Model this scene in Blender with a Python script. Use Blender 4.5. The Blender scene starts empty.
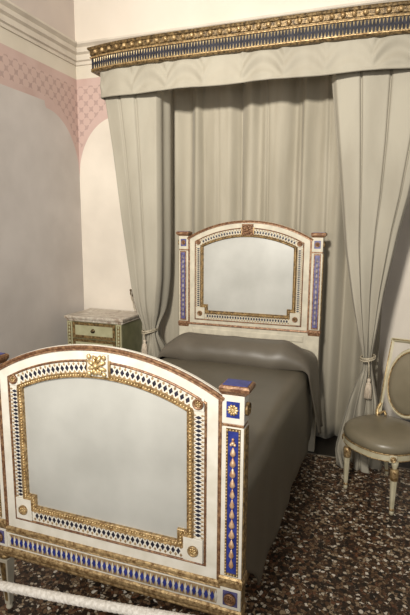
import bpy, bmesh, math, random
from mathutils import Vector, Matrix
random.seed(7)
PI = math.pi
COL = bpy.context.scene.collection
GZ = 0.40                      # height of the survey datum above the floor

# ------------------------------------------------------------------ materials
def new_mat(name):
    m = bpy.data.materials.new(name); m.use_nodes = True
    nt = m.node_tree
    return m, nt, nt.nodes['Principled BSDF']
def nd(nt, t, **kw):
    n = nt.nodes.new(t)
    for k, v in kw.items():
        if k in n.inputs: n.inputs[k].default_value = v
        else: setattr(n, k, v)
    return n
def ramp(nt, stops, interp='LINEAR'):
    r = nt.nodes.new('ShaderNodeValToRGB'); r.color_ramp.interpolation = interp
    e = r.color_ramp.elements
    e[0].position, e[0].color = stops[0][0], (*stops[0][1], 1)
    e[1].position, e[1].color = stops[-1][0], (*stops[-1][1], 1)
    for p, c in stops[1:-1]:
        k = e.new(p); k.color = (*c, 1)
    return r
def mix_mat(name, c1, c2, scale=6, rough=.6, metal=0, bump=0, bscale=None, detail=4, lo=.35, hi=.65, sheen=0, spec=.5, stretch=None, coat=0):
    m, nt, b = new_mat(name)
    tc = nd(nt, 'ShaderNodeTexCoord')
    src = tc.outputs['Object']
    if stretch:
        mp = nd(nt, 'ShaderNodeMapping'); mp.inputs['Scale'].default_value = stretch
        nt.links.new(src, mp.inputs['Vector']); src = mp.outputs['Vector']
    n = nd(nt, 'ShaderNodeTexNoise', Scale=scale, Detail=detail)
    nt.links.new(src, n.inputs['Vector'])
    r = ramp(nt, [(lo, c1), (hi, c2)])
    nt.links.new(n.outputs['Fac'], r.inputs['Fac'])
    nt.links.new(r.outputs['Color'], b.inputs['Base Color'])
    b.inputs['Roughness'].default_value = rough
    b.inputs['Metallic'].default_value = metal
    b.inputs['Specular IOR Level'].default_value = spec
    b.inputs['Sheen Weight'].default_value = sheen
    b.inputs['Coat Weight'].default_value = coat
    if bump:
        n2 = nd(nt, 'ShaderNodeTexNoise', Scale=bscale or scale * 4, Detail=5)
        nt.links.new(src, n2.inputs['Vector'])
        bp = nd(nt, 'ShaderNodeBump', Strength=bump, Distance=.01)
        nt.links.new(n2.outputs['Fac'], bp.inputs['Height'])
        nt.links.new(bp.outputs['Normal'], b.inputs['Normal'])
    return m
M = {}
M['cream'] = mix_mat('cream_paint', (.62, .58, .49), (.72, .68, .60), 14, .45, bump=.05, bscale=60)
M['cream_dull'] = mix_mat('cream_paint_dull', (.44, .40, .31), (.55, .50, .39), 14, .5, bump=.05, bscale=60)  # darker, yellower cream for the headboard and the bed legs
M['bole'] = mix_mat('worn_gilding_bole', (.13, .055, .027), (.34, .195, .10), 75, .45, metal=.3, bump=.2, bscale=120, lo=.38, hi=.68)
M['gold'] = mix_mat('gold_leaf', (.20, .115, .045), (.56, .40, .20), 70, .40, metal=.5, bump=.3, bscale=150)
M['gold_bright'] = mix_mat('bright_gold_leaf', (.40, .26, .10), (.74, .57, .31), 60, .36, metal=.55, bump=.2, bscale=120)
M['gold_dark'] = mix_mat('dark_gilding', (.10, .06, .025), (.36, .24, .10), 45, .42, metal=.5, bump=.3, bscale=120)  # darker gilding for post sides, rails, headboard moulding and nightstand trim
M['copper'] = mix_mat('pink_gilding', (.50, .27, .15), (.80, .58, .38), 60, .4, metal=.45)
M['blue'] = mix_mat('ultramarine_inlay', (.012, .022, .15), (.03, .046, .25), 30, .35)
M['blue_dull'] = mix_mat('dull_blue_inlay', (.05, .045, .13), (.12, .11, .24), 40, .4)  # headboard blue with its weaker light put into the colour; also foot squares
M['black'] = mix_mat('dark_void_paint', (.008, .008, .016), (.02, .018, .035), 30, .5)
M['husk_dull'] = mix_mat('dull_husk_paint', (.16, .13, .14), (.34, .29, .28), 40, .5)  # greyer garland colour for the headboard posts
M['tan'] = mix_mat('tan_ground', (.22, .14, .07), (.40, .29, .16), 60, .5)
M['silk'] = mix_mat('grey_silk', (.37, .365, .335), (.46, .455, .42), 3.2, .34, bump=.04, bscale=220, sheen=.25, spec=.5)
M['satin'] = mix_mat('olive_grey_satin', (.100, .086, .060), (.130, .113, .082), 2.2, .40, bump=.05, bscale=5, spec=.5)
M['satin_pillow'] = mix_mat('olive_grey_satin_smooth', (.100, .085, .064), (.134, .116, .09), 2.2, .45, bump=.25, bscale=8, spec=.5)
M['linen'] = mix_mat('greige_linen', (.29, .262, .205), (.345, .315, .25), 5, .75, bump=.06, bscale=180, sheen=.05, stretch=(1, 1, .3))
M['linen_back'] = mix_mat('greige_linen_backdrop', (.27, .24, .18), (.335, .30, .232), 3, .8, bump=.05, bscale=160, sheen=.1, stretch=(2.5, 1, .35))
M['seat_satin'] = mix_mat('chair_satin', (.19, .162, .108), (.25, .215, .15), 3, .34, bump=.03, bscale=9)
M['chair_paint'] = mix_mat('chair_ivory_paint', (.46, .41, .27), (.56, .51, .36), 18, .42)
M['green_paint'] = mix_mat('pale_green_paint', (.36, .34, .20), (.44, .42, .26), 12, .5)
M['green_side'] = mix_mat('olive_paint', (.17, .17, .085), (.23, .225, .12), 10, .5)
M['rope'] = mix_mat('white_rope_fibre', (.62, .57, .50), (.85, .80, .73), 90, .85, bump=.4, bscale=200)
M['cord'] = mix_mat('silver_gold_cord', (.30, .25, .17), (.60, .53, .40), 120, .55, bump=.4, bscale=250)
M['tassel'] = mix_mat('pink_beige_tassel', (.52, .42, .31), (.74, .64, .52), 70, .7, bump=.5, bscale=200, stretch=(3, 3, .3))
M['iron'] = mix_mat('dark_bronze', (.05, .035, .02), (.16, .11, .05), 40, .45, metal=.7)
M['ceil'] = mix_mat('ceiling_plaster', (.62, .57, .50), (.68, .63, .56), 2, .9)
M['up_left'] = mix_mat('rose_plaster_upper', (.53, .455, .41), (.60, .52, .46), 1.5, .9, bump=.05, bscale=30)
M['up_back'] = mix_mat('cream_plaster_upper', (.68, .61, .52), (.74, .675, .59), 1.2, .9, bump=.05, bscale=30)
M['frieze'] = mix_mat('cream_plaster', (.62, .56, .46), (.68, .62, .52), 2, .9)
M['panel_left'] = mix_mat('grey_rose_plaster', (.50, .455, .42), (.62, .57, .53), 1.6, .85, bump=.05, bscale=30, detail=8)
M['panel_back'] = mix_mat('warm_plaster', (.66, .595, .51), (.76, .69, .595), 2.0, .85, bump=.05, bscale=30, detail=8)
M['pink'] = mix_mat('rose_band_paint', (.52, .37, .325), (.58, .43, .385), 4, .9)
M['cornice'] = mix_mat('cornice_plaster', (.56, .50, .42), (.64, .58, .49), 5, .85)
M['border'] = mix_mat('black_floor_border', (.006, .005, .004), (.016, .012, .009), 60, .35)
M['border_line'] = mix_mat('pale_marble_line', (.16, .14, .11), (.24, .21, .17), 60, .35)

def pattern_mat():
    m, nt, b = new_mat('rose_trellis_paint')
    L = nt.links.new
    tc = nd(nt, 'ShaderNodeTexCoord'); sep = nd(nt, 'ShaderNodeSeparateXYZ'); L(tc.outputs['Object'], sep.inputs[0])
    def mth(op, a, b_=None, c=None):
        n = nt.nodes.new('ShaderNodeMath'); n.operation = op
        for i, v in enumerate((a, b_, c)):
            if v is None: continue
            if isinstance(v, (int, float)): n.inputs[i].default_value = v
            else: L(v, n.inputs[i])
        return n.outputs[0]
    s = mth('ADD', sep.outputs['X'], sep.outputs['Y'])
    p = mth('MULTIPLY', mth('ADD', s, sep.outputs['Z']), 8.6)
    q = mth('MULTIPLY', mth('SUBTRACT', s, sep.outputs['Z']), 8.6)
    fp = mth('ABSOLUTE', mth('SUBTRACT', mth('FRACT', p), .5))
    fq = mth('ABSOLUTE', mth('SUBTRACT', mth('FRACT', q), .5))
    pr = mth('MULTIPLY', mth('ADD', fp, .04), mth('ADD', fq, .04))      # small near the cross arms
    arms = mth('LESS_THAN', pr, .042)
    near = mth('LESS_THAN', mth('MAXIMUM', fp, fq), .42)
    mask = mth('MULTIPLY', arms, near)
    nz = nd(nt, 'ShaderNodeTexNoise', Scale=25.0); L(tc.outputs['Object'], nz.inputs['Vector'])
    fac = mth('MULTIPLY', mask, mth('ADD', nz.outputs['Fac'], .15))
    mx = nt.nodes.new('ShaderNodeMixRGB'); L(fac, mx.inputs['Fac'])
    mx.inputs['Color1'].default_value = (.56, .41, .36, 1); mx.inputs['Color2'].default_value = (.37, .265, .24, 1)
    L(mx.outputs[0], b.inputs['Base Color']); b.inputs['Roughness'].default_value = .9
    return m
M['trellis'] = pattern_mat()

def terrazzo():
    m, nt, b = new_mat('terrazzo'); L = nt.links.new
    tc = nd(nt, 'ShaderNodeTexCoord')
    warp = nd(nt, 'ShaderNodeTexNoise', Scale=40.0, Detail=2.0); L(tc.outputs['Object'], warp.inputs['Vector'])
    add = nt.nodes.new('ShaderNodeMixRGB'); add.blend_type = 'ADD'; add.inputs['Fac'].default_value = .02
    L(tc.outputs['Object'], add.inputs['Color1']); L(warp.outputs['Color'], add.inputs['Color2'])
    def layer(scale, stops, thr):
        v = nd(nt, 'ShaderNodeTexVoronoi', Scale=scale); v.feature = 'F1'; L(add.outputs[0], v.inputs['Vector'])
        sp = nt.nodes.new('ShaderNodeSeparateColor'); L(v.outputs['Color'], sp.inputs[0])
        r = ramp(nt, stops, 'CONSTANT'); L(sp.outputs[0], r.inputs['Fac'])
        e = nd(nt, 'ShaderNodeTexVoronoi', Scale=scale); e.feature = 'DISTANCE_TO_EDGE'; L(add.outputs[0], e.inputs['Vector'])
        g = nt.nodes.new('ShaderNodeMath'); g.operation = 'GREATER_THAN'; L(e.outputs['Distance'], g.inputs[0]); g.inputs[1].default_value = thr
        return r.outputs['Color'], g.outputs[0], sp
    c1, g1, s1 = layer(55.0, [(0, (.035, .018, .010)), (.24, (.105, .055, .027)), (.40, (.011, .008, .006)), (.54, (.20, .12, .065)), (.66, (.15, .065, .032)), (.75, (.34, .25, .155)), (.87, (.58, .50, .38)), (.955, (.78, .71, .60))], .08)
    c2, g2, s2 = layer(130.0, [(0, (.018, .011, .008)), (.4, (.055, .030, .018)), (.7, (.12, .07, .045)), (.88, (.27, .20, .14)), (.97, (.48, .42, .34))], .06)
    base = nt.nodes.new('ShaderNodeMixRGB'); L(g2, base.inputs['Fac']); base.inputs['Color1'].default_value = (.025, .015, .010, 1); L(c2, base.inputs['Color2'])
    fin = nt.nodes.new('ShaderNodeMixRGB'); L(g1, fin.inputs['Fac']); L(base.outputs[0], fin.inputs['Color1']); L(c1, fin.inputs['Color2'])
    L(fin.outputs[0], b.inputs['Base Color']); b.inputs['Roughness'].default_value = .42; b.inputs['Specular IOR Level'].default_value = .35
    return m
M['terrazzo'] = terrazzo()

def marble():
    m, nt, b = new_mat('veined_marble'); L = nt.links.new
    tc = nd(nt, 'ShaderNodeTexCoord')
    n = nd(nt, 'ShaderNodeTexNoise', Scale=5.0, Detail=8.0, Distortion=1.6); L(tc.outputs['Object'], n.inputs['Vector'])
    r = ramp(nt, [(.36, (.32, .24, .18)), (.45, (.58, .53, .44)), (.53, (.42, .35, .28)), (.62, (.68, .64, .55))])
    L(n.outputs['Fac'], r.inputs['Fac']); L(r.outputs[0], b.inputs['Base Color']); b.inputs['Roughness'].default_value = .3
    return m
M['marble'] = marble()

# ------------------------------------------------------------------ mesh builder
class MB:
    def __init__(s): s.v = []; s.f = []; s.mi = []; s.cur = 0
    def add(s, vs, fs):
        o = len(s.v); s.v += [tuple(p) for p in vs]
        for f in fs: s.f.append(tuple(o + i for i in f)); s.mi.append(s.cur)
    def box(s, x0, x1, y0, y1, z0, z1):
        s.add([(x0,y0,z0),(x1,y0,z0),(x1,y1,z0),(x0,y1,z0),(x0,y0,z1),(x1,y0,z1),(x1,y1,z1),(x0,y1,z1)],
              [(0,3,2,1),(4,5,6,7),(0,1,5,4),(1,2,6,5),(2,3,7,6),(3,0,4,7)])
    def prism4(s, rings):                # stacked rectangular rings (cx,cy,hx,hy,z)
        vs = []; fs = []
        for cx, cy, hx, hy, z in rings: vs += [(cx-hx,cy-hy,z),(cx+hx,cy-hy,z),(cx+hx,cy+hy,z),(cx-hx,cy+hy,z)]
        n = len(rings)
        for i in range(n-1):
            for k in range(4): a = i*4+k; b = i*4+(k+1)%4; fs.append((a, b, b+4, a+4))
        fs.append((3,2,1,0)); fs.append(tuple(4*(n-1)+k for k in range(4)))
        s.add(vs, fs)
    def lathe(s, prof, mat=None, n=16):  # prof (r,h); axis +Z, mat = placement
        mat = mat or Matrix(); vs = []; fs = []
        for r, h in prof:
            for k in range(n):
                a = 2*PI*k/n; vs.append(mat @ Vector((r*math.cos(a), r*math.sin(a), h)))
        for i in range(len(prof)-1):
            for k in range(n): a = i*n+k; b = i*n+(k+1)%n; fs.append((a, b, b+n, a+n))
        fs.append(tuple(range(n-1,-1,-1))); fs.append(tuple((len(prof)-1)*n+k for k in range(n)))
        s.add(vs, fs)
    def ball(s, c, r, n=6, m=4, sc=(1,1,1), rot=None):
        mt = Matrix.Translation(c) @ (rot or Matrix()) @ Matrix.Diagonal((*sc, 1))
        prof = [(max(1e-4, r*math.sin(PI*i/m)), -r*math.cos(PI*i/m)) for i in range(m+1)]
        s.lathe(prof, mt, n)
    def tube(s, pts, r, n=8, closed=False):
        pts = [Vector(p) for p in pts]; N = len(pts); vs = []; fs = []; up = Vector((0,0,1)); prev = None
        for i, p in enumerate(pts):
            t = (pts[(i+1)%N] - pts[i-1]) if closed else (pts[min(i+1,N-1)] - pts[max(i-1,0)])
            t.normalize()
            a = prev if prev else (up if abs(t.dot(up)) < .9 else Vector((1,0,0)))
            a = (a - t*a.dot(t)).normalized(); b = t.cross(a); prev = a
            rr = r[i] if isinstance(r, (list, tuple)) else r
            for k in range(n): q = 2*PI*k/n; vs.append(p + a*rr*math.cos(q) + b*rr*math.sin(q))
        for i in range(N if closed else N-1):
            j = (i+1) % N
            for k in range(n): fs.append((i*n+k, i*n+(k+1)%n, j*n+(k+1)%n, j*n+k))
        if not closed: fs.append(tuple(range(n-1,-1,-1))); fs.append(tuple((N-1)*n+k for k in range(n)))
        s.add(vs, fs)
    def loops(s, lps, close_front=False, close_back=False):    # closed rings of 3-D points bridged in turn
        n = len(lps[0]); vs = [p for l in lps for p in l]; fs = []
        for i in range(len(lps)-1):
            for k in range(n): a = i*n+k; b = i*n+(k+1)%n; fs.append((a, b, b+n, a+n))
        if close_front: fs.append(tuple((len(lps)-1)*n+k for k in range(n)))
        if close_back: fs.append(tuple(range(n-1,-1,-1)))
        s.add(vs, fs)
    def grid(s, fn, nu, nv):
        vs = [fn(i/nu, j/nv) for j in range(nv+1) for i in range(nu+1)]
        fs = [(j*(nu+1)+i, j*(nu+1)+i+1, (j+1)*(nu+1)+i+1, (j+1)*(nu+1)+i) for j in range(nv) for i in range(nu)]
        s.add(vs, fs)
    def sweep(s, prof, path, closed=False):  # prof: (out, up) points; path: (pt, outdir) ; up = +Z
        vs = []; fs = []; n = len(prof)
        for p, o in path:
            for a, b in prof: vs.append((p[0]+o[0]*a, p[1]+o[1]*a, p[2]+b))
        for i in range(len(path)-1):
            for k in range(n): fs.append((i*n+k, (i+1)*n+k, (i+1)*n+(k+1)%n, i*n+(k+1)%n))
        fs.append(tuple(range(n))); fs.append(tuple((len(path)-1)*n+k for k in range(n-1,-1,-1)))
        s.add(vs, fs)
    def build(s, name, mats, parent=None, smooth=False, bevel=0, solid=0, loc=None, subd=0, fixn=True):
        me = bpy.data.meshes.new(name); me.from_pydata(s.v, [], s.f)
        if not isinstance(mats, (list, tuple)): mats = [mats]
        for m in mats: me.materials.append(m)
        me.polygons.foreach_set('material_index', s.mi)
        if fixn:
            bm = bmesh.new(); bm.from_mesh(me); bmesh.ops.recalc_face_normals(bm, faces=bm.faces); bm.to_mesh(me); bm.free()
        if smooth: me.polygons.foreach_set('use_smooth', [True]*len(me.polygons))
        me.update()
        o = bpy.data.objects.new(name, me); COL.objects.link(o)
        if parent: o.parent = parent
        if loc: o.location = loc
        if solid: md = o.modifiers.new('Thickness', 'SOLIDIFY'); md.thickness = solid; md.offset = 0
        if bevel: md = o.modifiers.new('Bevel', 'BEVEL'); md.width = bevel; md.segments = 2; md.limit_method = 'ANGLE'
        if subd: md = o.modifiers.new('Smooth', 'SUBSURF'); md.levels = subd; md.render_levels = subd
        return o
def thing(name, label, cat, loc=(0,0,0), rz=0, group=None):
    o = bpy.data.objects.new(name, None); COL.objects.link(o); o.location = loc; o.rotation_euler = (0,0,rz); o.empty_display_size = .1
    o['label'] = label; o['category'] = cat
    if group: o['group'] = group
    return o
def tag(o, label, cat, group=None):
    o['label'] = label; o['category'] = cat
    if group: o['group'] = group
    return o
def struct(o): o['kind'] = 'structure'; return o
FRONT = Matrix.Rotation(PI/2, 4, 'X')        # lathe axis +Z -> towards -Y (the viewer's side)
def front_at(x, y, z): return Matrix.Translation((x, y, z)) @ FRONT
def lerp_tab(tab, z):                         # tab: descending list (z, value)
    if z >= tab[0][0]: return tab[0][1]
    for (z1, v1), (z0, v0) in zip(tab, tab[1:]):
        if z >= z0:
            t = (z - z0) / (z1 - z0); return v0 + (v1 - v0) * t
    return tab[-1][1]

# ------------------------------------------------------------------ room shell
XW, YW = -1.995, 2.88           # left wall plane, back wall plane
XR, YF, HT = 3.0, -4.2, 4.9
ZB = [2.79+GZ, 2.86+GZ, 2.99+GZ]
def arc_low(s, rx):            # lower edge of the painted band at distance s from the corner
    if s > rx: return None
    return 1.90 + GZ + .58 * math.sqrt(max(0, 1 - ((rx - s) / rx) ** 2)) * 1.0
def wall_cols(s, rx):
    panel_top = 2.54 + GZ; pat_low = 2.595 + GZ
    if s <= rx:
        p = arc_low(s, rx); pl = p + .10 * min(1, s / .2 + .35)
        pl = max(pl, 2.20 + GZ) if s < .2 else pl
    elif s < rx + .02: p = 2.505 + GZ; pl = 2.58 + GZ
    else: p = panel_top; pl = pat_low
    return [0, p, min(pl, ZB[0]-.01), ZB[0], ZB[1], ZB[2], HT]
def build_wall(name, length, rx, to_pt, mats):
    ss = [rx*i/40 for i in range(41)] + [rx + .019, rx + .021, .9, 1.5, 3.0, length]
    mb = MB()
    for a, b in zip(ss, ss[1:]):
        ca, cb = wall_cols(a, rx), wall_cols(b, rx)
        for k in range(6):
            mb.cur = k
            mb.add([to_pt(a, ca[k]), to_pt(b, cb[k]), to_pt(b, cb[k+1]), to_pt(a, ca[k+1])], [(0,1,2,3)])
    return struct(mb.build(name, mats, fixn=False))
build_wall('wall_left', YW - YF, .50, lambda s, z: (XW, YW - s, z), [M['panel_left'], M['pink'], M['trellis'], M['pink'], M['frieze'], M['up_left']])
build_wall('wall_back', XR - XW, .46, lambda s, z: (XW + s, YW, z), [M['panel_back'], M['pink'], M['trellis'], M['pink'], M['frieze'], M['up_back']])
mb = MB()
def quad(x0, x1, y0, y1, c):
    mb.cur = c; mb.add([(x0,y0,0),(x1,y0,0),(x1,y1,0),(x0,y1,0)], [(0,1,2,3)])
YB = 2.16
quad(XW, XR, YF, YB, 0); quad(XW, XR, YB, YB+.016, 1); quad(XW, XR, YB+.016, YW, 2)
struct(mb.build('floor', [M['terrazzo'], M['border_line'], M['border']], fixn=False))
mb = MB(); mb.add([(XW,YF,HT),(XR,YF,HT),(XR,YW,HT),(XW,YW,HT)], [(0,3,2,1)]); struct(mb.build('ceiling', M['ceil'], fixn=False))
# cornice running round both walls: several small fillets
cz = 2.985 + GZ
prof = [(0,0),(.018,0),(.018,.012),(.008,.016),(.008,.034),(.030,.042),(.030,.072),(.016,.078),(.016,.098),(.046,.112),(.050,.140),(.030,.145),(.030,.160),(.066,.182),(.066,.200),(0,.216)]
mb = MB()
path = [((XW, YF, cz), (1, 0)), ((XW, YW, cz), (1, -1)), ((XR, YW, cz), (0, -1))]
mb.sweep(prof, path)
struct(mb.build('trim_1', M['cornice']))
mb = MB(); bprof = [(0, 0), (.018, 0), (.018, .10), (.010, .12), (0, .12)]
mb.sweep(bprof, [((XW, YF, 0), (1, 0)), ((XW, YW, 0), (1, -1)), ((XR, YW, 0), (0, -1))])
struct(mb.build('baseboard_back', M['border']))

# ------------------------------------------------------------------ the bed
XO, LEN = .589, 2.211
ZC = -.079
def Rz(R, x): return ZC + math.sqrt(R*R - x*x)
def loop(xh, zb, R, y, nx=0, nz=0, n=28):
    z1 = Rz(R, xh)
    pts = [(-xh, y, zb+nz), (-xh+nx, y, zb+nz), (-xh+nx, y, zb), (xh-nx, y, zb), (xh-nx, y, zb+nz), (xh, y, zb+nz)]
    for i in range(n+1):
        x = xh - 2*xh*i/n; pts.append((x, y, Rz(R, x)))
    return pts
bed = thing('bed', 'antique cream and gilt single bed with arched silk-panelled head and foot boards', 'bed')

def diamonds(mb, places, hl, hw, y, relief, n_dir=None):
    # places: (x, z, tangent angle); hl = half length along the run, hw = half size across it
    for x, z, a in places:
        t = Vector((math.cos(a), 0, math.sin(a))); n = Vector((-math.sin(a), 0, math.cos(a))); c = Vector((x, y, z))
        p = [c - t*hl, c - n*hw, c + t*hl, c + n*hw, c + Vector((0, -relief, 0))]
        b = [q + Vector((0, .004, 0)) for q in p[:4]]
        mb.add(p + b, [(0,1,4),(1,2,4),(2,3,4),(3,0,4),(1,0,5,6),(2,1,6,7),(3,2,7,8),(0,3,8,5)])
def runs():
    """centre lines of the lozenge band: two stiles, bottom, and the two halves of the arch"""
    out = []
    for s in (-1, 1): out.append([(s*.4175, .228 + i*.01695, PI/2) for i in range(29)])
    out.append([(-.335 + i*.67/30, .1425, 0) for i in range(31)])
    R = .923
    for s in (-1, 1):
        q = []
        for i in range(15):
            x = s*(.058 + i*.0226); q.append((x, Rz(R, x), -math.asin(x/R)))
        out.append(q)
    return out
def offset_run(r):
    return [((a[0]+b[0])/2, (a[1]+b[1])/2, (a[2]+b[2])/2) for a, b in zip(r, r[1:])] + \
           [(r[0][0]-(r[1][0]-r[0][0])/2, r[0][1]-(r[1][1]-r[0][1])/2, r[0][2]), (r[-1][0]+(r[-1][0]-r[-2][0])/2, r[-1][1]+(r[-1][1]-r[-2][1])/2, r[-1][2])]

def rosette_mesh(parent, x, y, z, r, m_ring, m_petal, mat=None, name='rosette'):
    mb = MB(); base = mat or front_at(x, y, z)
    mb.cur = 0
    mb.lathe([(r*.2, 0), (r, 0), (r, r*.35), (r*.86, r*.5), (r*.74, r*.32), (r*.2, r*.28)], base, 20)
    mb.cur = 1
    for k in range(8):
        a = 2*PI*k/8
        mt = base @ Matrix.Rotation(a, 4, 'Z') @ Matrix.Translation((r*.42, 0, r*.32)) @ Matrix.Diagonal((1.25, .8, .6, 1))
        prof = [(max(1e-4, r*.22*math.sin(PI*i/4)), -r*.22*math.cos(PI*i/4)) for i in range(5)]
        mb.lathe(prof, mt, 6)
    mb.lathe([(r*.22, r*.3), (r*.2, r*.5), (r*.1, r*.6), (.0003, r*.62)], base, 10)
    return mb.build(name, [m_ring, m_petal], parent, smooth=True)
def flower_mesh(parent, base, r, m):
    mb = MB()
    for k in range(10):
        a = 2*PI*k/10
        mt = base @ Matrix.Rotation(a, 4, 'Z') @ Matrix.Translation((r*.64, 0, r*.12)) @ Matrix.Diagonal((1.3, .85, .7, 1))
        mb.lathe([(max(1e-4, r*.3*math.sin(PI*i/5)), -r*.3*math.cos(PI*i/5)) for i in range(6)], mt, 7)
    mb.lathe([(r*.42, 0), (r*.42, r*.3), (r*.3, r*.5), (r*.2, r*.34), (.0003, r*.55)], base, 14)
    return mb.build('rosette', m, parent, smooth=True)

def bed_end(kind, y0, z0, foot):
    E_ = bpy.data.objects.new(kind, None); COL.objects.link(E_); E_.parent = bed; E_.location = (0, y0, z0 + GZ)
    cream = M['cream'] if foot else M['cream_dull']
    gold = M['gold']
    # cream slab with the window left for the silk
    mb = MB(); zb = -.096 if foot else -.55
    mb.loops([loop(.51, zb, 1.000, .040), loop(.51, zb, 1.000, .0), loop(.41, .13, .93, 0), loop(.41, .13, .93, .012)])
    mb.add(loop(.51, zb, 1.0, .040), [tuple(range(34, -1, -1))])
    mb.build('frame', cream, E_)
    # crown moulding along the arch
    mb = MB(); n = 40; prof = [(.993, -.003), (.995, -.007), (1.001, -.006), (1.004, -.010), (1.010, -.012), (1.014, -.008), (1.014, .002), (.993, .002)]
    vs = []; fs = []; th = math.asin(.512/1.0)
    for i in range(n+1):
        a = -th + 2*th*i/n
        for R, y in prof: vs.append((R*math.sin(a), y, ZC + R*math.cos(a)))
    P_ = len(prof)
    for i in range(n):
        for k in range(P_): fs.append((i*P_+k, (i+1)*P_+k, (i+1)*P_+(k+1)%P_, i*P_+(k+1)%P_))
    fs.append(tuple(range(P_))); fs.append(tuple(n*P_+k for k in range(P_)))
    mb.add(vs, fs); mb.build('crown_moulding', M['bole'], E_)
    mb = MB(); mb.loops([[((R_*math.sin(a)), y_, ZC + R_*math.cos(a)) for a in [-th + 2*th*i/n for i in range(n+1)]] + [((R2*math.sin(a)), y_, ZC + R2*math.cos(a)) for a in [th - 2*th*i/n for i in range(n+1)]] for R_, R2, y_ in ((1.010, .992, .001), (1.015, .992, .003), (1.015, .992, .018), (1.010, .992, .020))], close_front=True)
    mb.build('crown_back', cream, E_)
    # stile strips against the posts
    for s in (-1, 1):
        mb = MB(); mb.box(min(s*.494, s*.509), max(s*.494, s*.509), -.006, .01, .062, .80); mb.build('edge_moulding', M['bole'], E_, bevel=.003)
    # thin moulding round the lozenge band
    mb = MB(); mb.loops([loop(.451, .105, .957, .002), loop(.450, .106, .956, -.005), loop(.446, .110, .952, -.007), loop(.442, .114, .948, -.005), loop(.441, .115, .947, .002)])
    mb.build('frame_moulding', M['bole'] if foot else M['bole'], E_)
    # tan ground for the lozenges
    mb = MB(); mb.loops([loop(.440, .115, .947, -.001), loop(.392, .16, .897, -.001)]); mb.build('lozenge_ground', cream, E_)
    # beaded gilt moulding with stepped lower corners
    mb = MB()
    G = lambda t, y: loop(.399 - .026*t, .164 + .026*t, .904 - .020*t, y, .040, .050)
    mb.loops([G(-.05, .004), G(0, -.008), G(.12, -.013), G(.3, -.006), G(.5, -.005), G(.75, -.005), G(.88, -.010), G(1.0, -.008), G(1.05, .012)])
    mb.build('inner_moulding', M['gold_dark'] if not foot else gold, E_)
    mb = MB()
    mid = G(.5, -.006); mid = [Vector(p) for p in mid] + [Vector(mid[0])]
    acc = 0; step = .0125
    for a, b in zip(mid, mid[1:]):
        L_ = (b-a).length; d = acc
        while d < L_:
            mb.ball(a + (b-a)*(d/L_), .0054, 5, 3); d += step
        acc = d - L_
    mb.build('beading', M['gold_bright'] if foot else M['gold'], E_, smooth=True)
    # silk
    mb = MB(); ins = []
    for t, y in ((0, .004), (.25, -.001), (.6, -.003), (.97, -.004)):
        k = 1 - t
        lp = loop(.380, .182, .893, y, .040, .050)
        cx, cz_ = 0, .48
        ins.append([(cx + (p[0]-cx)*k, y, cz_ + (p[2]-cz_)*k) for p in lp])
    mb.loops(ins, close_front=True); o = mb.build('silk_panel', M['silk'], E_, smooth=True, fixn=False)
    # lozenges: dark ones in the middle, cream ones between
    for r in runs():
        up_ = r[0][2] > 1; md = MB(); diamonds(md, r, .0068 if up_ else .0086, .0140, -.0030, .0006)
        md.build('dark_lozenges', M['black'], E_)
        for q in (-1, 1):
            mc = MB()
            for x, z, a in offset_run(r): diamonds(mc, [(x - q*.0165*math.sin(a), z + q*.0165*math.cos(a), a)], .0048 if up_ else .006, .0080, -.0022, .0015)
            mc.build('tan_lozenges', M['tan'], E_)
    # corner squares and their rosettes
    for s in (-1, 1):
        mb = MB(); xa, xb = sorted((s*.358, s*.439)); mb.box(xa, xb, -.010, .004, .117, .2145); mb.build('corner_block', cream, E_, bevel=.002)
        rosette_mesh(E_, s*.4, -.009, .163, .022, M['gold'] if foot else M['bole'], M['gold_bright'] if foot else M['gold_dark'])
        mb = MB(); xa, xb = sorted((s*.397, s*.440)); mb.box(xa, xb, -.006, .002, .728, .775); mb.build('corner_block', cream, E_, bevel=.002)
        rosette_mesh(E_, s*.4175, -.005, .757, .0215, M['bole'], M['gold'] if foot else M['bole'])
    # acanthus crest
    mb = MB(); mb.box(-.046, .046, -.014, .002, .815, .906); mb.build('crest_block', cream if foot else M['bole'], E_, bevel=.003)
    mb = MB(); base = front_at(0, -.014, .861)
    for k in range(8):
        a = 2*PI*k/8 + PI/8; rr = .030 if k % 2 else .027
        mt = base @ Matrix.Rotation(a, 4, 'Z') @ Matrix.Translation((rr, 0, .006)) @ Matrix.Rotation(.35, 4, 'Y') @ Matrix.Diagonal((1.5, .75, .55, 1))
        mb.lathe([(max(1e-4, .012*math.sin(PI*i/5)), -.012*math.cos(PI*i/5)) for i in range(6)], mt, 8)
    for sx in (-1, 1):
        for sz in (-1, 1): mb.ball((sx*.033, -.020, .861+sz*.034), .010, 8, 5, (1, .7, 1.1))
    mb.ball((0, -.024, .861), .014, 10, 6, (1, .8, 1)); mb.ball((0, -.026, .893), .008, 8, 5); mb.ball((0, -.024, .835), .009, 8, 5)
    for k in range(5): mb.ball((-.02 + .01*k, -.022, .829 + .004*abs(k-2)), .005, 6, 4, (.8, .8, 1.6))
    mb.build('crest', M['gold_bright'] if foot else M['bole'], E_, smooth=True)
    for s in (-1, 1):
        mb = MB(); xa, xb = sorted((s*.046, s*.054)); mb.box(xa, xb, -.008, .002, .822, .880); mb.build('crest_edge', M['gold'], E_)
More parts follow.
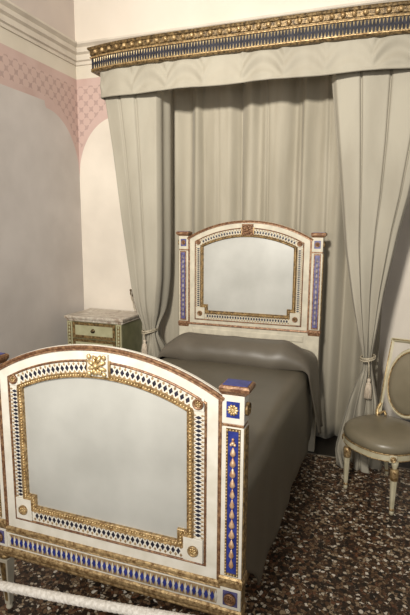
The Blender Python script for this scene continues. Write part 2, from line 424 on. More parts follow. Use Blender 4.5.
    if foot:
        # bottom rail: gilt - lozenges - gilt
        def gmould(z0_, z1_, nm):
            h = z1_-z0_; mb = MB()
            mb.sweep([(-.004, 0), (.003, 0), (.006, h*.15), (.004, h*.3), (.010, h*.55), (.009, h*.85), (.003, h), (-.004, h)], [((-.511, 0, z0_), (0, -1)), ((.511, 0, z0_), (0, -1))])
            for i in range(70):
                x = -.503 + i*1.006/69; mb.ball((x, -.008, z0_+h*.68), .0055, 5, 3, (.9, .7, 1.25))
            mb.build(nm, gold, E_, smooth=False)
        gmould(.027, .060, 'rail_moulding'); gmould(-.096, -.049, 'rail_moulding')
        mb = MB(); mb.box(-.494, .494, -.003, .002, -.040, .018); mb.build('rail_ground', M['tan'], E_)
        r = [(-.478 + i*.956/38, -.011, 0) for i in range(39)]
        mc = MB(); diamonds(mc, offset_run(r), .0068, .027, -.004, .005)
        mc.build('rail_lozenges', cream, E_)
        mc = MB(); diamonds(mc, r, .0092, .0200, -.0065, .001); mc.build('blue_lozenges', M['blue'], E_)
    else:
        mb = MB()
        mb.sweep([(-.004, 0), (.006, 0), (.012, .006), (.008, .016), (-.004, .018)], [((-.511, 0, .062), (0, -1)), ((.511, 0, .062), (0, -1))]); mb.build('rail_moulding', M['bole'], E_)
        mb = MB(); mb.loops([[(-.47, -.001, -.02), (.47, -.001, -.02), (.47, -.001, .035), (-.47, -.001, .035)], [(-.46, -.006, -.012), (.46, -.006, -.012), (.46, -.006, .027), (-.46, -.006, .027)]], close_front=True)
        mb.build('plain_panel', M['cream_dull'], E_)
    return E_

def bedpost(y0, z0, s, foot):
    P_ = bpy.data.objects.new('bedpost', None); COL.objects.link(P_); P_.parent = bed
    X = s*.550; P_.location = (X, y0, z0 + GZ); io = -s*.006
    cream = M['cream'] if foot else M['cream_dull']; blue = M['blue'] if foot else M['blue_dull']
    W = .0415; D0, D1 = -.005, .055; cy = (D0+D1)/2; hd = (D1-D0)/2
    zbot = -.049 if foot else -(z0+GZ)
    mb = MB()
    mb.box(-W, W, D0, D1, .698, .808); mb.box(-W+.003, W-.003, D0+.003, D1-.003, .06, .70)
    mb.box(-W, W, D0, D1, .088, .684); mb.box(-W, W, D0, D1, zbot, .045)
    mb.build('shaft', cream, P_, bevel=.002)
    mb = MB()
    mb.prism4([(s*.000,cy,W+.001,hd+.001,.806),(s*.002,cy,W+.005,hd+.005,.811),(s*.004,cy,W+.010,hd+.010,.817),(s*.006,cy,W+.014,hd+.014,.822),(s*.006,cy,W+.015,hd+.015,.834),(s*.006,cy,W+.011,hd+.011,.841),(s*.006,cy,W+.006,hd+.006,.843)])
    mb.build('post_cap', M['bole'], P_)
    mb = MB(); mb.box(-W-.004+s*.006, W+.004+s*.006, D0-.004, D1+.004, .840, .8450); mb.build('cap_inlay', blue, P_)
    # collar mouldings
    mb = MB(); mb.box(-W+.0015, W-.0015, D0+.0015, D1-.0015, .686, .697)
    mb.build('neck_moulding', M['bole'], P_, bevel=.002)
    def collar(za, zc_, nm, m):
        h = zc_-za; mb = MB()
        mb.prism4([(0,cy,W+.001,hd+.001,za),(0,cy,W+.004,hd+.004,za+h*.15),(0,cy,W+.007,hd+.007,za+h*.55),(0,cy,W+.006,hd+.006,za+h*.85),(0,cy,W+.001,hd+.001,zc_)])
        for i in range(7): mb.ball((-W+.003+i*(2*W-.006)/6, D0-.006, za+h*.6), .006, 5, 3, (.9, .7, 1.2))
        for i in range(5): mb.ball((s*(W+.006), D0+.004+i*(D1-D0-.008)/4, za+h*.6), .006, 5, 3, (.7, .9, 1.2))
        mb.build(nm, m, P_)
    collar(.041, .088, 'collar', M['gold'] if foot else M['bole'])
    if foot: collar(-.096, -.049, 'collar', M['gold'])
    # front panel: gilt beaded border, blue inlay, husk garland
    bx = .003*s
    mb = MB(); mb.loops([[(bx-.0275,D0+.001,.094),(bx+.0275,D0+.001,.094),(bx+.0275,D0+.001,.682),(bx-.0275,D0+.001,.682)],
              [(bx-.0265,D0-.004,.096),(bx+.0265,D0-.004,.096),(bx+.0265,D0-.004,.680),(bx-.0265,D0-.004,.680)],
              [(bx-.0195,D0-.004,.105),(bx+.0195,D0-.004,.105),(bx+.0195,D0-.004,.672),(bx-.0195,D0-.004,.672)],
              [(bx-.0185,D0+.001,.106),(bx+.0185,D0+.001,.106),(bx+.0185,D0+.001,.671),(bx-.0185,D0+.001,.671)]])
    mb.build('panel_border', M['gold_dark'] if foot else M['bole'], P_)
    if foot:
        mb = MB()
        for i in range(47):
            z = .101 + i*.0124
            for q in (-1, 1): mb.ball((bx+q*.023, D0-.004, z), .0042, 5, 3)
        for i in range(5):
            for z in (.1005, .676): mb.ball((bx-.023+i*.0115, D0-.004, z), .0042, 5, 3)
        mb.build('panel_beading', M['gold_bright'], P_, smooth=True)
    mb = MB(); mb.box(bx-.019, bx+.019, D0-.0015, D0+.001, .106, .671); mb.build('blue_panel', blue, P_)
    mb = MB(); n = 12; dz = .0405
    for i in range(n):
        zt_ = .612 - i*dz
        mt = Matrix.Translation((bx, D0-.004, zt_)) @ Matrix.Diagonal((1, .7, -1, 1))
        k = .9 + .1*math.sin(i)
        mb.lathe([(.0008, 0), (.004*k, .005), (.0095*k, .017), (.0125*k, .026), (.010*k, .032), (.004, .037), (.0008, .040)], mt, 9)
    mb.ball((bx, D0-.006, .628), .0085, 8, 5); mb.ball((bx-.007, D0-.006, .622), .006, 6, 4); mb.ball((bx+.007, D0-.006, .622), .006, 6, 4); mb.ball((bx, D0-.006, .642), .006, 6, 4)
    mb.build('husk_garland', M['copper'] if foot else M['husk_dull'], P_, smooth=True)
    # block squares
    mb = MB(); mb.box(-.0245, .0245, D0-.002, D0+.001, .722, .782); mb.build('blue_square', blue, P_)
    if foot: flower_mesh(P_, front_at(0, D0-.002, .752), .0215, M['gold_bright'])
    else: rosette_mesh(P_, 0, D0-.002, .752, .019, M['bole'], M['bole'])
    side = Matrix.Translation((s*W, cy, .752)) @ Matrix.Rotation(s*PI/2, 4, 'Y')
    rosette_mesh(P_, 0, 0, 0, .025, M['gold_dark'], M['gold_dark'], mat=side)
    # side face: carved gilt panel
    mb = MB(); xa, xb = sorted((s*(W-.001), s*(W+.004))); mb.box(xa, xb, D0+.006, D1-.004, .094, .680)
    for i in range(30): mb.ball((s*(W+.003), cy, .11+i*.019), .013, 6, 4, (.35, 1.3, .7))
    mb.build('side_panel', M['gold_dark'], P_)
    if foot:
        mb = MB(); mb.box(-.029, .029, D0-.002, D0+.001, -.034, .028); mb.build('blue_square', M['blue_dull'], P_)
        rosette_mesh(P_, 0, D0-.002, -.003, .024, M['bole'], M['bole'])
        mb = MB(); xa, xb = sorted((s*(W-.001), s*(W+.003))); mb.box(xa, xb, D0+.010, D1-.006, -.044, .036); mb.build('side_panel', M['gold_dark'], P_)
        # tapering foot
        lg = MB(); fy = D0+.034
        lg.lathe([(.018,-.128),(.030,-.122),(.033,-.112),(.028,-.104),(.020,-.098),(.020,-.09)], Matrix.Translation((0,fy,0)), 14)
        o = lg.build('leg_collar', M['gold_dark'], P_, smooth=True)
        lg = MB(); lg.prism4([(0,fy,.0135,.0135,-.372),(0,fy,.026,.026,-.128)]); o = lg.build('leg', M['cream_dull'], P_, bevel=.002)
        lg = MB()
        for (ax, ay) in ((0,-1),(s,0)):
            t = Vector((ay, ax, 0)) if ax == 0 else Vector((0, 1, 0))
            nrm = Vector((ax, ay, 0)); c = Vector((0, fy, 0))
            vs = []
            for zz, hw, off in ((-.35, .007, .0152), (-.145, .016, .0262)):
                for q in (-1, 1): vs.append(c + nrm*off + t*q*hw + Vector((0,0,zz)))
            lg.add(vs, [(0,1,3,2)])
        lg.build('leg_recess', M['gold_dark'], P_, solid=.002)  # flat dark plate standing for the shaded recess in the leg
        lg = MB(); lg.lathe([(.008,-.400),(.014,-.396),(.017,-.386),(.013,-.376),(.013,-.368)], Matrix.Translation((0,fy,0)), 12); lg.build('foot_tip', M['cream_dull'], P_, smooth=True)
    return P_
bed_end('footboard', 0, 0, True)
bed_end('headboard', LEN, .517, False)
for s in (-1, 1): bedpost(0, 0, s, True); bedpost(LEN, .517, s, False)
for s in (-1, 1):
    mb = MB(); xa, xb = sorted((s*.520, s*.560)); mb.box(xa, xb, .050, LEN-.006, -.094+GZ, .05+GZ); mb.build('side_rail', M['gold_dark'], bed, bevel=.003)
mb = MB(); mb.box(-.49, .49, .07, LEN-.02, -.06+GZ, .36+GZ); mb.build('mattress', M['satin'], bed, bevel=.04)

# ------------------------------------------------------------------ coverlet
def sm(t): t = max(0, min(1, t)); return t*t*(3-2*t)
def cov(u, v):
    # u across, -1..1 of arclength; v along y
    zt, zh, hw, r = .398, -.19, .566, .075
    drop = zt - zh - r; arc = PI/2*r; half = hw - r
    tot = half + arc + drop; a = (u*2-1)*tot; s = 1 if a >= 0 else -1; a = abs(a)
    if a < half: x, z, f = a, zt, 0
    elif a < half+arc: q = (a-half)/r; x = half + r*math.sin(q); z = zt - r + r*math.cos(q); f = 0
    else: f = (a-half-arc)/drop; x = hw; z = zt - r - (a-half-arc)
    ys = .066 + .26*sm((f-.35)/.65)**1.2 ; ye = 2.195
    y = ys + (ye-ys)*v
    # loose hang: flares and soft folds toward the hem
    wave = .007*math.sin(y*7.5 + 1.1) + .003*math.sin(y*19 + .4)
    x += f*(.016 + .35*wave) + f*f*wave*1.0 + .004*math.sin(y*5)
    if f == 0: z += .006*math.sin(x*7+1)*math.sin(y*4) + .012*(1-(x/hw)**2) - .02*sm((.5-y)/.5)*0
    z += .003*math.sin(y*9)*f
    return (s*x, y, z + GZ)
mb = MB(); mb.grid(cov, 90, 60)
tag(mb.build('coverlet', M['satin'], smooth=True, solid=.006), 'dark olive-grey satin coverlet hanging down the side of the gilt bed', 'bedspread')
# pillow lying under its own satin cover, whose ends fall over the bed's sides
def pil(u, v):
    hw = .590; z0 = .41; r = .07
    drop = .50; half = hw - r; arc = PI/2*r; tot = half+arc+drop
    a = (u*2-1)*tot; s = 1 if a >= 0 else -1; a = abs(a)
    if a < half: x, f, base = a, 0, z0
    elif a < half+arc: q = (a-half)/r; x = half+r*math.sin(q); base = z0 - r + r*math.cos(q); f = 0
    else: f = (a-half-arc)/drop; x = hw; base = z0 - r - (a-half-arc)
    yf = 1.70 + .26*f + .05*sm((a-.3)/.3); yb = 2.185 - .0*f
    y = yf + (yb-yf)*v
    bulge = math.sin(PI*min(1, v*1.0)**.62)**.75 if 0 < v < 1 else 0
    bulge = max(bulge, 0) if v < .5 else max(bulge, .35)
    fall = 1 - sm((min(a, half+arc)-.36)/(half+arc-.30))
    z = base + .165*bulge*(.08 + .92*fall) if f == 0 else base + .165*bulge*.08*(1-f)
    z += .005*math.sin(x*16+v*5)*(1-v) + .004*math.sin(x*31+2)*(1-v)**2
    if v < .001: z -= .006
    x2 = x + f*.055 + .010*math.sin(v*7)*f
    return (s*x2, y, z + GZ)
mb = MB(); mb.grid(pil, 96, 26)
tag(mb.build('pillow', M['satin_pillow'], smooth=True, solid=.008), 'plump bed pillow under grey-olive satin, lying against the headboard', 'pillow')

# ------------------------------------------------------------------ pelmet, valance, curtains
def pel_y(x): return 2.01 + .09*min(1.2, abs(x)/1.35)**5
def pel_path(off, z, xe=1.305, n=48):
    pts = []
    for i in range(n+1):
        x = -xe + 2*xe*i/n
        d = .45*(abs(x)/1.35)**4/1.35*(1 if x > 0 else -1)
        nx, ny = d, -1; l = math.hypot(nx, ny); nx /= l; ny /= l
        pts.append(((x, pel_y(x), z), (nx, ny)))
    # returns to the wall, square corners
    L0 = [((-xe, YW-.002, z), (-1, 0)), ((-xe, pts[0][0][1], z), (-1, -1))]
    R0 = [((xe, pts[-1][0][1], z), (1, -1)), ((xe, YW-.002, z), (1, 0))]
    return L0 + pts[1:-1] + R0
z0 = 2.640+GZ; h = .186
pelmet = thing('bed_canopy_cornice', 'long gilded canopy cornice with bead row and lozenge frieze above the bed', 'canopy', (0, 2.1, z0))
def pp(mb, name, mat, **k):
    for i, v in enumerate(mb.v): mb.v[i] = (v[0], v[1]-2.1, v[2]-z0)
    return mb.build(name, mat, pelmet, **k)
mb = MB(); mb.sweep([(-.03, 0), (.005, 0), (.009, .006), (.006, .016), (.0, .020), (0, .104), (.006, .106), (.012, .112), (.006, .118), (.006, .124), (.012, .128), (.014, .160), (.024, .166), (.029, .176), (.026, h), (-.03, h)], pel_path(0, z0))
pp(mb, 'cornice_body', mix_mat('dark_carved_gilding', (.045, .028, .012), (.24, .16, .07), 50, .42, metal=.5, bump=.3, bscale=130))
mb = MB(); mb.sweep([(0, .022), (.003, .022), (.003, .104), (0, .104)], pel_path(0, z0)); pp(mb, 'frieze', mix_mat('slate_frieze', (.012, .012, .017), (.03, .03, .04), 40, .6, spec=.2))
mb = MB(); mb.sweep([(0, .016), (.009, .016), (.010, .020), (.009, .024), (0, .024)], pel_path(0, z0)); pp(mb, 'gilt_fillet', M['gold'])
fr = MB(); bd = MB()
n = 112
for i in range(n):
    x = -1.29 + 2.58*(i+.5)/n; y = pel_y(x) - .0045
    for q in (-1, 1):
        p = Vector((x, y, z0+.064+q*.038)); t = .0070
        fr.add([p+Vector((-t,0,0)), p+Vector((t,0,0)), p+Vector((0,0,-q*.034)), p+Vector((0,-.003,-q*.008))], [(0,1,3),(1,2,3),(2,0,3)])
pp(fr, 'frieze_spikes', mix_mat('silvered_gilding', (.22, .16, .08), (.48, .38, .22), 50, .42, metal=.4))
n = 36
for i in range(n):
    x = -1.285 + 2.57*(i+.5)/n; bd.ball((x, pel_y(x)-.020, z0+.145), .0180, 10, 7)
pp(bd, 'bead_row', M['gold'], smooth=True)
mb = MB(); mb.sweep([(0, .105), (.013, .105), (.015, .110), (.013, .116), (0, .116)], pel_path(0, z0)); pp(mb, 'gilt_fillet', M['gold'])

def val(u, v):
    x = -1.235 + 2.50*u
    z = (2.434 + (2.655-2.434)*v) + GZ
    y = pel_y(x) + .026 - .010*math.exp(-(v/.04)**2)*0
    q = (x+.02)/.30; sl = q - math.floor(q) - .5; idx = math.floor(q)
    amp = (.0075 + .004*math.sin(idx*2.3+1))*min(1, v/.25)*(1 if v < .98 else 0)
    y -= amp*math.sin((v*1.5 + 3.4*sl*sl + .13*math.sin(idx*1.7))*2*PI) + .004*math.sin(x*23+1)*v
    y -= .008*math.exp(-((v-.04)/.03)**2)
    z += .004*math.sin(x*9)*(1-v)
    return (x, y, z)
mb = MB(); mb.grid(val, 220, 24)
def vret(sgn):
    def f(u, v):
        x = -1.235 if sgn < 0 else 1.265
        y0_ = pel_y(x)+.026
        return (x - sgn*0 + .004*math.sin(u*25), y0_ + (YW-.01-y0_)*u, 2.434+(2.655-2.434)*v+GZ)
    return f
mb.grid(vret(-1), 24, 6); mb.grid(vret(1), 24, 6)
tag(mb.build('valance', M['linen'], smooth=True, solid=.003), 'short gathered greige fabric valance hanging under the gilded canopy cornice', 'valance')

# back drape
def bk(u, v):
    x = -1.12 + 2.16*u; z = .012 + (2.66+GZ-.012)*v
    y = 2.50
    for k, (f, a, p) in enumerate(((27, .026, .3), (41, .016, 1.9), (13, .018, 4.0), (63, .005, .8))):
        y += a*math.sin(f*x + p + .25*math.sin(1.3*z+k))
    y += .05*sm((1.1-z)/1.1)*0
    # a few sharper folds
    for xc, d, w in ((-.50, .018, .02), (-.17, .03, .013), (.07, .022, .012), (.34, .026, .014), (.56, .02, .016), (-.36, .02, .02), (.72, .018, .02)):
        y += d*math.exp(-((x-xc-.02*math.sin(z))/w)**2)
    return (x, y, z)
mb = MB(); mb.grid(bk, 300, 24)
tag(mb.build('back_curtain', M['linen_back'], smooth=True, solid=.003), 'greige drape hanging in vertical folds on the wall behind the headboard', 'curtain')

def prof_pleat(u, seams, w, d):
    return sum(d*math.exp(-((u-c)/w)**2) for c in seams)
# left curtain (front leaf from the outer edge, then the inner edge turns back toward the wall)
LL = [(2.46,-1.225),(2.03,-1.160),(1.45,-1.090),(.85,-1.005),(.65,-.958),(.52,-.915),(.47,-.905),(.35,-.935),(.0,-.965),(-.39,-1.0)]
LR = [(2.46,-.760),(1.20,-.763),(.95,-.770),(.66,-.800),(.52,-.830),(.47,-.832),(.25,-.775),(0,-.745),(-.39,-.72)]
def leftc(u, v):
    z = -.388 + (2.60+.388)*v
    xl, xr = lerp_tab(LL, z), lerp_tab(LR, z)
    near_tie = math.exp(-((z-.49)/.16)**2); squeeze = 1 - .75*near_tie
    if u < .62:
        t = u/.62; x = xl + (xr-xl)*t
        y = 2.13 + prof_pleat(t, (.30, .62), .022+.04*near_tie, .020) + .007*math.sin(t*8+.8)*(1-near_tie) - .012*math.sin(t*PI) + .008*math.sin(t*30)*near_tie
        if z < .47: y += .03*math.sin(t*17+z*2)*min(1, (.47-z)*4) - .04*math.sin(t*PI)*min(1, (.47-z)*2)
    else:
        t = (u-.62)/.38; x = xr + .010*math.sin(t*12) + .02*t
        y = 2.13 + prof_pleat(1, (.30, .62), .022, .020) + .007*math.sin(8.8)*(1-near_tie) + (.30*squeeze)*t
        x += .02*math.sin(t*PI)*(1-near_tie)
    y += .10*near_tie*.5
    return (x, y, z + GZ)
mb = MB(); mb.grid(leftc, 110, 60)
tag(mb.build('curtain', M['linen'], smooth=True, solid=.003), 'left greige curtain tied back beside the green nightstand', 'curtain')
RL = [(2.46,.600),(1.95,.664),(1.24,.756),(.87,.826),(.46,.916),(.40,.93),(.34,.93),(.22,.885),(.10,.845),(-.11,.80),(-.29,.762),(-.39,.785)]
RR = [(2.46,1.285),(2.0,1.235),(1.62,1.175),(1.38,1.124),(.95,1.052),(.54,1.0),(.42,.988),(.36,.992),(.12,1.05),(-.1,1.065),(-.39,1.09)]
def rightc(u, v):
    z = -.388 + (2.60+.388)*v
    xl, xr = lerp_tab(RL, z), lerp_tab(RR, z)
    near_tie = math.exp(-((z-.40)/.15)**2)
    x = xl + (xr-xl)*u
    y = 2.13 + prof_pleat(u, (.300, .585, .86), .011+.03*near_tie, .032) + .010*math.sin(u*11+.5+z*.6)*(1-near_tie) + .006*math.sin(u*34)*near_tie
    y += .05*near_tie + .05*(1-sm(u/.06)) + .05*(sm((u-.95)/.05))
    if z < .34:
        k = min(1, (.34-z)*3); y += k*(.045*math.sin(u*11+z*4) - .08*math.sin(u*PI) + .022*math.sin(u*6 - z*14))
    if z < -.28: y -= .10*sm((-.28-z)/.11)*(.5+.5*math.sin(u*9+1)) ; x += .03*math.sin(u*21)*sm((-.28-z)/.11)
    return (x, y, z + GZ)
mb = MB(); mb.grid(rightc, 130, 70)
tag(mb.build('curtain', M['linen'], smooth=True, solid=.003), 'right greige curtain tied back and pooling on the terrazzo beside the chair', 'curtain')

def tieback(cx, cy, cz_, rx, ry, label, tpos, hook=None):
    t = thing('curtain_tieback', label, 'tieback', (cx, cy, cz_), 0)
    mb = MB()
    for dz, tilt in ((0, .22), (.016, .16)):
        pts = [(rx*math.cos(a), ry*math.sin(a), dz + tilt*rx*math.cos(a)) for a in [2*PI*i/28 for i in range(28)]]
        mb.tube(pts, .0075, 7, True)
    mb.build('cord', M['cord'], t, smooth=True)
    tx, ty, tz = tpos
    mb = MB(); mb.tube([(tx-.012, ty+.01, .005), (tx-.006, ty-.006, -.03), (tx, ty-.008, tz+.065)], .005, 6)
    mb.build('hanging_cord', M['cord'], t, smooth=True)
    mb = MB(); mt = Matrix.Translation((tx, ty-.008, tz))
    mb.lathe([(.004, .070), (.011, .064), (.014, .052), (.010, .040), (.013, .034), (.018, .018), (.020, -.01), (.026, -.07), (.027, -.078), (.020, -.080)], mt, 16)
    for i in range(16):
        a = 2*PI*i/16; mb.tube([(tx+.014*math.cos(a), ty-.008+.014*math.sin(a), tz+.03), (tx+.021*math.cos(a), ty-.008+.021*math.sin(a), tz-.01), (tx+.027*math.cos(a), ty-.008+.027*math.sin(a), tz-.083)], .0035, 4)
    mb.build('tassel', M['tassel'], t, smooth=True)
    return t
tieback(.962, 2.175, .425+GZ, .052, .075, 'cord tieback with pale tassel on the right curtain beside the chair', (.018, -.08, -.195))
tb = tieback(-.872, 2.215, .485+GZ, .060, .10, 'cord tieback with tassels on the left curtain beside the nightstand', (.002, -.11, -.12))
# bronze hook on the wall with its loop of cord
hk = thing('curtain_hook', 'small bronze curtain hook on the wall above the nightstand', 'hook', (-1.385, YW, .70+GZ))
mb = MB(); mb.lathe([(.018, 0), (.018, .006), (.010, .010), (.006, .03)], front_at(0, 0, 0), 12)
mb.tube([(0, -.02, 0), (0, -.05, -.01), (0, -.075, .015), (0, -.07, .05)], .006, 7); mb.ball((0, -.07, .056), .012, 8, 6)
mb.build('hook_arm', M['iron'], hk, smooth=True)
mb = MB(); mb.tube([(0, -.065, .02), (.012, -.075, -.03), (.030, -.08, -.07), (.05, -.10, -.11), (.085, -.14, -.145)], .006, 7); mb.build('cord', M['cord'], hk, smooth=True)

# ------------------------------------------------------------------ nightstand
nx0, nx1, ny0, ny1, nt = -1.878, -1.262, 2.395, 2.84, .532+GZ
NS = thing('nightstand', 'pale green and gilt nightstand with veined marble top in the corner', 'nightstand', ((nx0+nx1)/2, (ny0+ny1)/2, 0))
hw, hd = (nx1-nx0)/2, (ny1-ny0)/2
mb = MB()
mb.prism4([(0,0,hw+.008,hd+.006,nt-.030),(0,0,hw+.018,hd+.012,nt-.024),(0,0,hw+.020,hd+.014,nt-.008),(0,0,hw+.014,hd+.010,nt)])
mb.build('marble_top', M['marble'], NS)
mb = MB(); b0 = .16
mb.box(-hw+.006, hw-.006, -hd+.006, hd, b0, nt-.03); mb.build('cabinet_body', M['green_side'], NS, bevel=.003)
mb = MB(); n = 34
mb.box(-hw-.001, hw+.001, -hd-.001, hd, nt-.052, nt-.031)
for i in range(n): mb.box(-hw+.004+i*(2*hw-.008)/n, -hw+.004+(i+.55)*(2*hw-.008)/n, -hd-.009, -hd, nt-.048, nt-.031)
for i in range(22): mb.box(hw, hw+.009, -hd+.004+i*(2*hd-.008)/22, -hd+.004+(i+.55)*(2*hd-.008)/22, nt-.048, nt-.031)
mb.build('dentil_moulding', M['marble'], NS)
for s in (-1, 1):
    mb = MB(); xa, xb = sorted((s*(hw-.004), s*(hw-.062))); mb.box(xa, xb, -hd-.002, -hd+.02, b0, nt-.055); pl = mb.build('pilaster', M['green_paint'], NS, bevel=.002)
    mb = MB(); cx = s*(hw-.033); mb.box(cx-.016, cx+.016, -hd-.004, -hd, b0+.03, nt-.07); mb.build('pilaster_inlay', M['gold_dark'], pl)
    mb = MB()
    for i in range(17): mb.ball((cx, -hd-.005, nt-.085-i*.034), .011, 7, 5, (1, .5, 1.35))
    mb.build('pilaster_husks', M['green_paint'], pl, smooth=True)
def drawer(za, zb):
    x = hw-.070; mb = MB()
    mb.loops([[(-x,-hd+.004,za),(x,-hd+.004,za),(x,-hd+.004,zb),(-x,-hd+.004,zb)],[(-x,-hd-.008,za),(x,-hd-.008,za),(x,-hd-.008,zb),(-x,-hd-.008,zb)],[(-x+.026,-hd-.006,za+.026),(x-.026,-hd-.006,za+.026),(x-.026,-hd-.006,zb-.026),(-x+.026,-hd-.006,zb-.026)],[(-x+.030,-hd-.001,za+.030),(x-.030,-hd-.001,za+.030),(x-.030,-hd-.001,zb-.030),(-x+.030,-hd-.001,zb-.030)]])
    fr_ = mb.build('drawer', M['gold_dark'], NS)
    mb = MB(); mb.box(-x+.029, x-.029, -hd-.003, -hd+.002, za+.029, zb-.029); mb.build('drawer_front', M['green_paint'], fr_)
    mb = MB(); mb.lathe([(.020,0),(.022,.003),(.018,.006),(.006,.007),(.006,.014),(.014,.020),(.015,.026),(.009,.031),(.001,.032)], front_at(-.005, -hd-.003, (za+zb)/2), 14); mb.build('knob', M['iron'], fr_, smooth=True)
drawer(nt-.215, nt-.058); drawer(nt-.40, nt-.225); drawer(nt-.585, nt-.41)
for sx in (-1, 1):
    for sy in (-1, 1):
        mb = MB(); mb.prism4([(sx*(hw-.04), sy*(hd-.04), .014, .014, 0), (sx*(hw-.04), sy*(hd-.04), .026, .026, b0+.004)]); mb.build('leg', M['green_paint'], NS, bevel=.002)

# ------------------------------------------------------------------ chair
F_ = Vector((-.61, -.79, 0)).normalized()
rz = math.atan2(F_.y, F_.x) + PI/2          # local -Y is the front
CH = thing('side_chair', 'ivory and gilt side chair with round olive satin seat and oval back', 'chair', (1.105, 1.725, 0), rz)
def sup(a, rx, ry, e=2.3):
    c, s = math.cos(a), math.sin(a)
    return (rx*math.copysign(abs(c)**(2/e), c), ry*math.copysign(abs(s)**(2/e), s))
NS_ = 56
def ring(rx, ry, z, e=2.3): return [(*sup(2*PI*i/NS_, rx, ry, e), z) for i in range(NS_)]
mb = MB(); mb.loops([ring(.225,.225,.360), ring(.245,.245,.360), ring(.250,.250,.366), ring(.250,.250,.400), ring(.244,.244,.406), ring(.20,.20,.406)], close_front=True, close_back=True)
mb.build('seat_rail', M['chair_paint'], CH, smooth=False)
mb = MB(); mb.tube([(*sup(2*PI*i/NS_, .250, .250), .406) for i in range(NS_)], .0055, 6, True); mb.tube([(*sup(2*PI*i/NS_, .249, .249), .363) for i in range(NS_)], .004, 6, True)
mb.build('rail_beading', M['gold'], CH, smooth=True)
mb = MB(); mb.loops([ring(.238,.238,.404), ring(.250,.250,.414), ring(.256,.256,.436), ring(.250,.250,.460), ring(.234,.234,.474), ring(.19,.19,.486), ring(.13,.13,.494), ring(.06,.06,.498), ring(.01,.01,.499)], close_front=True, close_back=True)
mb.build('seat_cushion', M['seat_satin'], CH, smooth=True)
for sx, sy in ((-1,-1),(1,-1),(-1,1),(1,1)):
    lx, ly = (sx*.188 + .012 if sy < 0 else sx*.148), (-.152 if sy < 0 else .195)
    k = 1.0 if sy < 0 else .9
    fx, fy = lx + (.0 if sy < 0 else sx*.0), ly + (0 if sy < 0 else .065)
    def seg(prof, name, mat, parent=CH, n=16):
        mb = MB()
        vs = []; fs = []
        for r, z in prof:
            t = z/.36; cx = fx + (lx-fx)*t; cy = fy + (ly-fy)*t
            for q in range(n):
                a = 2*PI*q/n; rr = r*k*(1 - (.10 if (name == 'leg' and q % 2) else 0)); vs.append((cx+rr*math.cos(a), cy+rr*math.sin(a), z))
        for i in range(len(prof)-1):
            for q in range(n): a = i*n+q; b = i*n+(q+1)%n; fs.append((a, b, b+n, a+n))
        fs.append(tuple(range(n-1,-1,-1))); fs.append(tuple((len(prof)-1)*n+q for q in range(n)))
        mb.add(vs, fs)
        return mb.build(name, mat, parent, smooth=name != 'leg')
    lg = seg([(.0125,.045),(.0145,.06),(.022,.235)], 'leg', M['chair_paint'])
    seg([(.020,.235),(.025,.240),(.026,.262),(.028,.290),(.026,.305),(.020,.312)], 'leg_collar', M['gold'], lg)
    seg([(.014,.312),(.015,.322),(.021,.338),(.022,.364)], 'leg_neck', M['chair_paint'], lg)
    seg([(.014,.030),(.017,.036),(.016,.044),(.012,.046)], 'leg_ring', M['gold'], lg)
    seg([(.008,0),(.0125,.004),(.015,.016),(.012,.030)], 'foot_tip', M['chair_paint'], lg)
for sx in (-1, 1):
    a = math.atan2(-1, sx)
    mt = Matrix.Translation((sx*.192+.006, -.172, .383)) @ Matrix.Rotation(a + PI/2, 4, 'Z')
    mb = MB(); b = MB(); b.box(-.024, .024, -.012, .014, -.024, .024); mb.add([mt @ Vector(p) for p in b.v], b.f); blk = mb.build('corner_block', M['chair_paint'], CH, bevel=.003)
    mb = MB(); m2 = mt @ Matrix.Translation((0, -.012, 0)) @ FRONT
    mb.lathe([(.019,0),(.019,.005),(.014,.007),(.013,.003),(.006,.004),(.004,.008),(.0005,.009)], m2, 14); mb.build('rosette', M['gold'], blk, smooth=True)
# back: square frame with an oval pad, leaning away from the seat
def bp(x, h, d=0):      # x across, h height above seat level datum, d depth
    lean = .165 + .22*(h-.43) + d
    return Vector((x, lean, h))
mb = MB()
W2 = .192; top = 1.005
def bar(pts, w=.017): mb.tube(pts, w, 4)
prof_post = [(x, h) for x, h in ((W2-.004, .47), (W2, .52), (W2+.001, .70), (W2, .90), (W2-.004, 1.0))]
for s in (-1, 1): mb.tube([bp(s*(x), h) for x, h in ((W2-.02,.40),(W2-.012,.47),(W2-.004,.53),(W2+.002,.75),(W2+.004,top))], [.014,.013,.015,.015,.015], 4)
mb.tube([bp(-W2-.016, top), bp(-W2*.5, top+.012), bp(0, top+.018), bp(W2*.5, top+.012), bp(W2+.016, top)], .015, 4)
mb.build('back_frame', M['chair_paint'], CH)
mb = MB()
for s in (-1, 1):
    mb.tube([bp(s*(W2+.004+q), h, -.014) for q, h in ((-.012,.54),(-.004,.75),(0,top-.01))], .0035, 5)
mb.tube([bp(-W2, top+.010, -.015), bp(0, top+.027, -.015), bp(W2, top+.010, -.015)], .0035, 5)
for s in (-1, 1):  # scrolls where the oval meets the posts
    mb.tube([bp(s*(W2-.012), .435), bp(s*(W2-.004), .47, -.01), bp(s*(W2+.006), .50, -.012), bp(s*(W2-.002), .535, -.010), bp(s*(W2-.012), .56, -.008)], [.014,.018,.013,.013,.008], 8)
    mb.tube([bp(s*(W2-.004), .470, -.012), bp(s*(W2-.035), .500, -.02), bp(s*(W2-.060), .515, -.02), bp(s*(W2-.075), .49, -.02)], [.010,.009,.009,.011], 7)
mb.build('gilt_scrolls', M['gold_bright'], CH, smooth=True)
OC, OA, OB = .745, .168, .225
ov = lambda a, k=1, d=0: bp(OA*k*math.cos(a), OC + OB*k*math.sin(a), d)
mb = MB(); mb.tube([ov(2*PI*i/48) for i in range(48)], .014, 6, True); orr = mb.build('oval_frame', M['chair_paint'], CH, smooth=True)
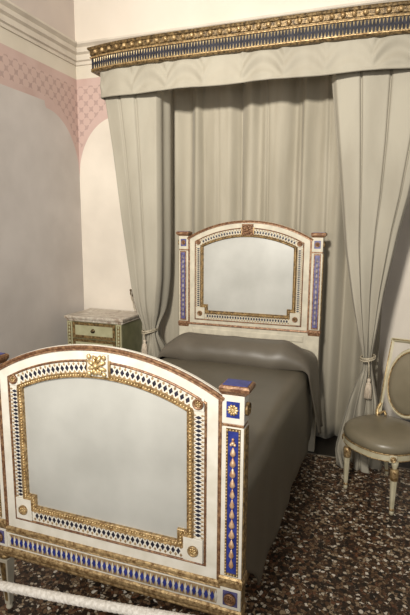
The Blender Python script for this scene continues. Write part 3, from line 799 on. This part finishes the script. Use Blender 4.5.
mb = MB(); mb.tube([ov(2*PI*i/48, .95, -.010) for i in range(48)], .005, 5, True); mb.build('oval_beading', M['gold'], orr, smooth=True)
mb = MB(); mb.loops([[ov(2*PI*i/48, k, d) for i in range(48)] for k, d in ((.93,.012),(.95,0),(.90,-.014),(.7,-.022),(.35,-.027),(.03,-.028))], close_front=True, close_back=True)
mb.build('back_pad', M['seat_satin'], CH, smooth=True)

# ------------------------------------------------------------------ barrier rope in the foreground
mb = MB(); pts = []; N = 120
K = [(-1.3,.16),(-.272,.057),(-.11,.069),(.042,.080),(.322,.117),(1.6,.36)]
def rope_z(x): return .0635 + .02*(x+.12) + .20*(x+.12)**2
c0 = [(-1.45 + 3.0*i/N) for i in range(N+1)]
for x in c0:
    z = .0745 + .105*x + .03*(x+.1)**2
    pts.append(Vector((x, -.30, z+GZ)))
mb.tube(pts, .0165, 12)
rp = mb.build('barrier_rope', M['rope'], smooth=True)
tag(rp, 'thick white barrier rope sagging low in front of the footboard', 'rope')
mb = MB()
for st in range(3):
    q = []
    for i in range(N*6+1):
        t = i/6; k = min(int(t), N-1); p = pts[k].lerp(pts[k+1], t-k); a = 2*PI*st/3 + i*.42
        q.append(p + Vector((0, .0135*math.cos(a), .0135*math.sin(a))))
    mb.tube(q, .0045, 5)
mb.build('rope_strand', M['rope'], rp, smooth=True)

# ------------------------------------------------------------------ light
def area(name, loc, target, size, power, col, sy=None):
    l = bpy.data.lights.new(name, 'AREA'); l.energy = power; l.color = col; l.size = size
    if sy: l.shape = 'RECTANGLE'; l.size_y = sy
    o = bpy.data.objects.new(name, l); COL.objects.link(o); o.location = loc
    d = Vector(target) - Vector(loc); o.rotation_euler = d.to_track_quat('-Z', 'Y').to_euler(); return o
k = area('key_light', (.35, -3.1, 3.42), (-.35, 2.6, 2.9), .35, 100, (1.0, .95, .86), .35); k.data.spread = math.radians(84)  # unseen source; height and size follow the valance's shadow
k = area('side_fill_light', (1.9, -3.0, 2.5), (-1.9, .9, 2.0), 1.2, 38, (.98, .97, .96), 1.4)  # added fill that brightens the left wall; no window known there
k = area('low_fill_light', (.1, -2.5, 1.9), (.1, 0, .8), .9, 20, (1.0, .96, .88), .9); k.data.spread = math.radians(120)  # added fill for the footboard and near floor, not a window
w = bpy.data.worlds.new('World'); bpy.context.scene.world = w; w.use_nodes = True
w.node_tree.nodes['Background'].inputs[0].default_value = (1, .95, .88, 1); w.node_tree.nodes['Background'].inputs[1].default_value = .15

# ------------------------------------------------------------------ camera (recovered from the photograph)
yaw, pit, rol, fpx = -.346058, -.162164, .006205, 487.61
fw = Vector((math.sin(yaw)*math.cos(pit), math.cos(yaw)*math.cos(pit), math.sin(pit)))
rt = Vector((math.cos(yaw), -math.sin(yaw), 0)); up = rt.cross(fw)
r2 = rt*math.cos(rol) + up*math.sin(rol); u2 = up*math.cos(rol) - rt*math.sin(rol)
cam = bpy.data.cameras.new('Camera'); co = bpy.data.objects.new('Camera', cam); COL.objects.link(co)
mw = Matrix((r2, u2, -fw)).transposed().to_4x4(); mw.translation = Vector((1.01507, -1.5966, 1.3917+GZ)); co.matrix_world = mw
cam.sensor_fit = 'VERTICAL'; cam.sensor_height = 36; cam.lens = fpx/615*36
sc = bpy.context.scene; sc.camera = co
sc.view_settings.view_transform = 'Standard'; sc.view_settings.look = 'None'; sc.view_settings.gamma = 1; sc.view_settings.exposure = 0
sc.view_settings.use_curve_mapping = False
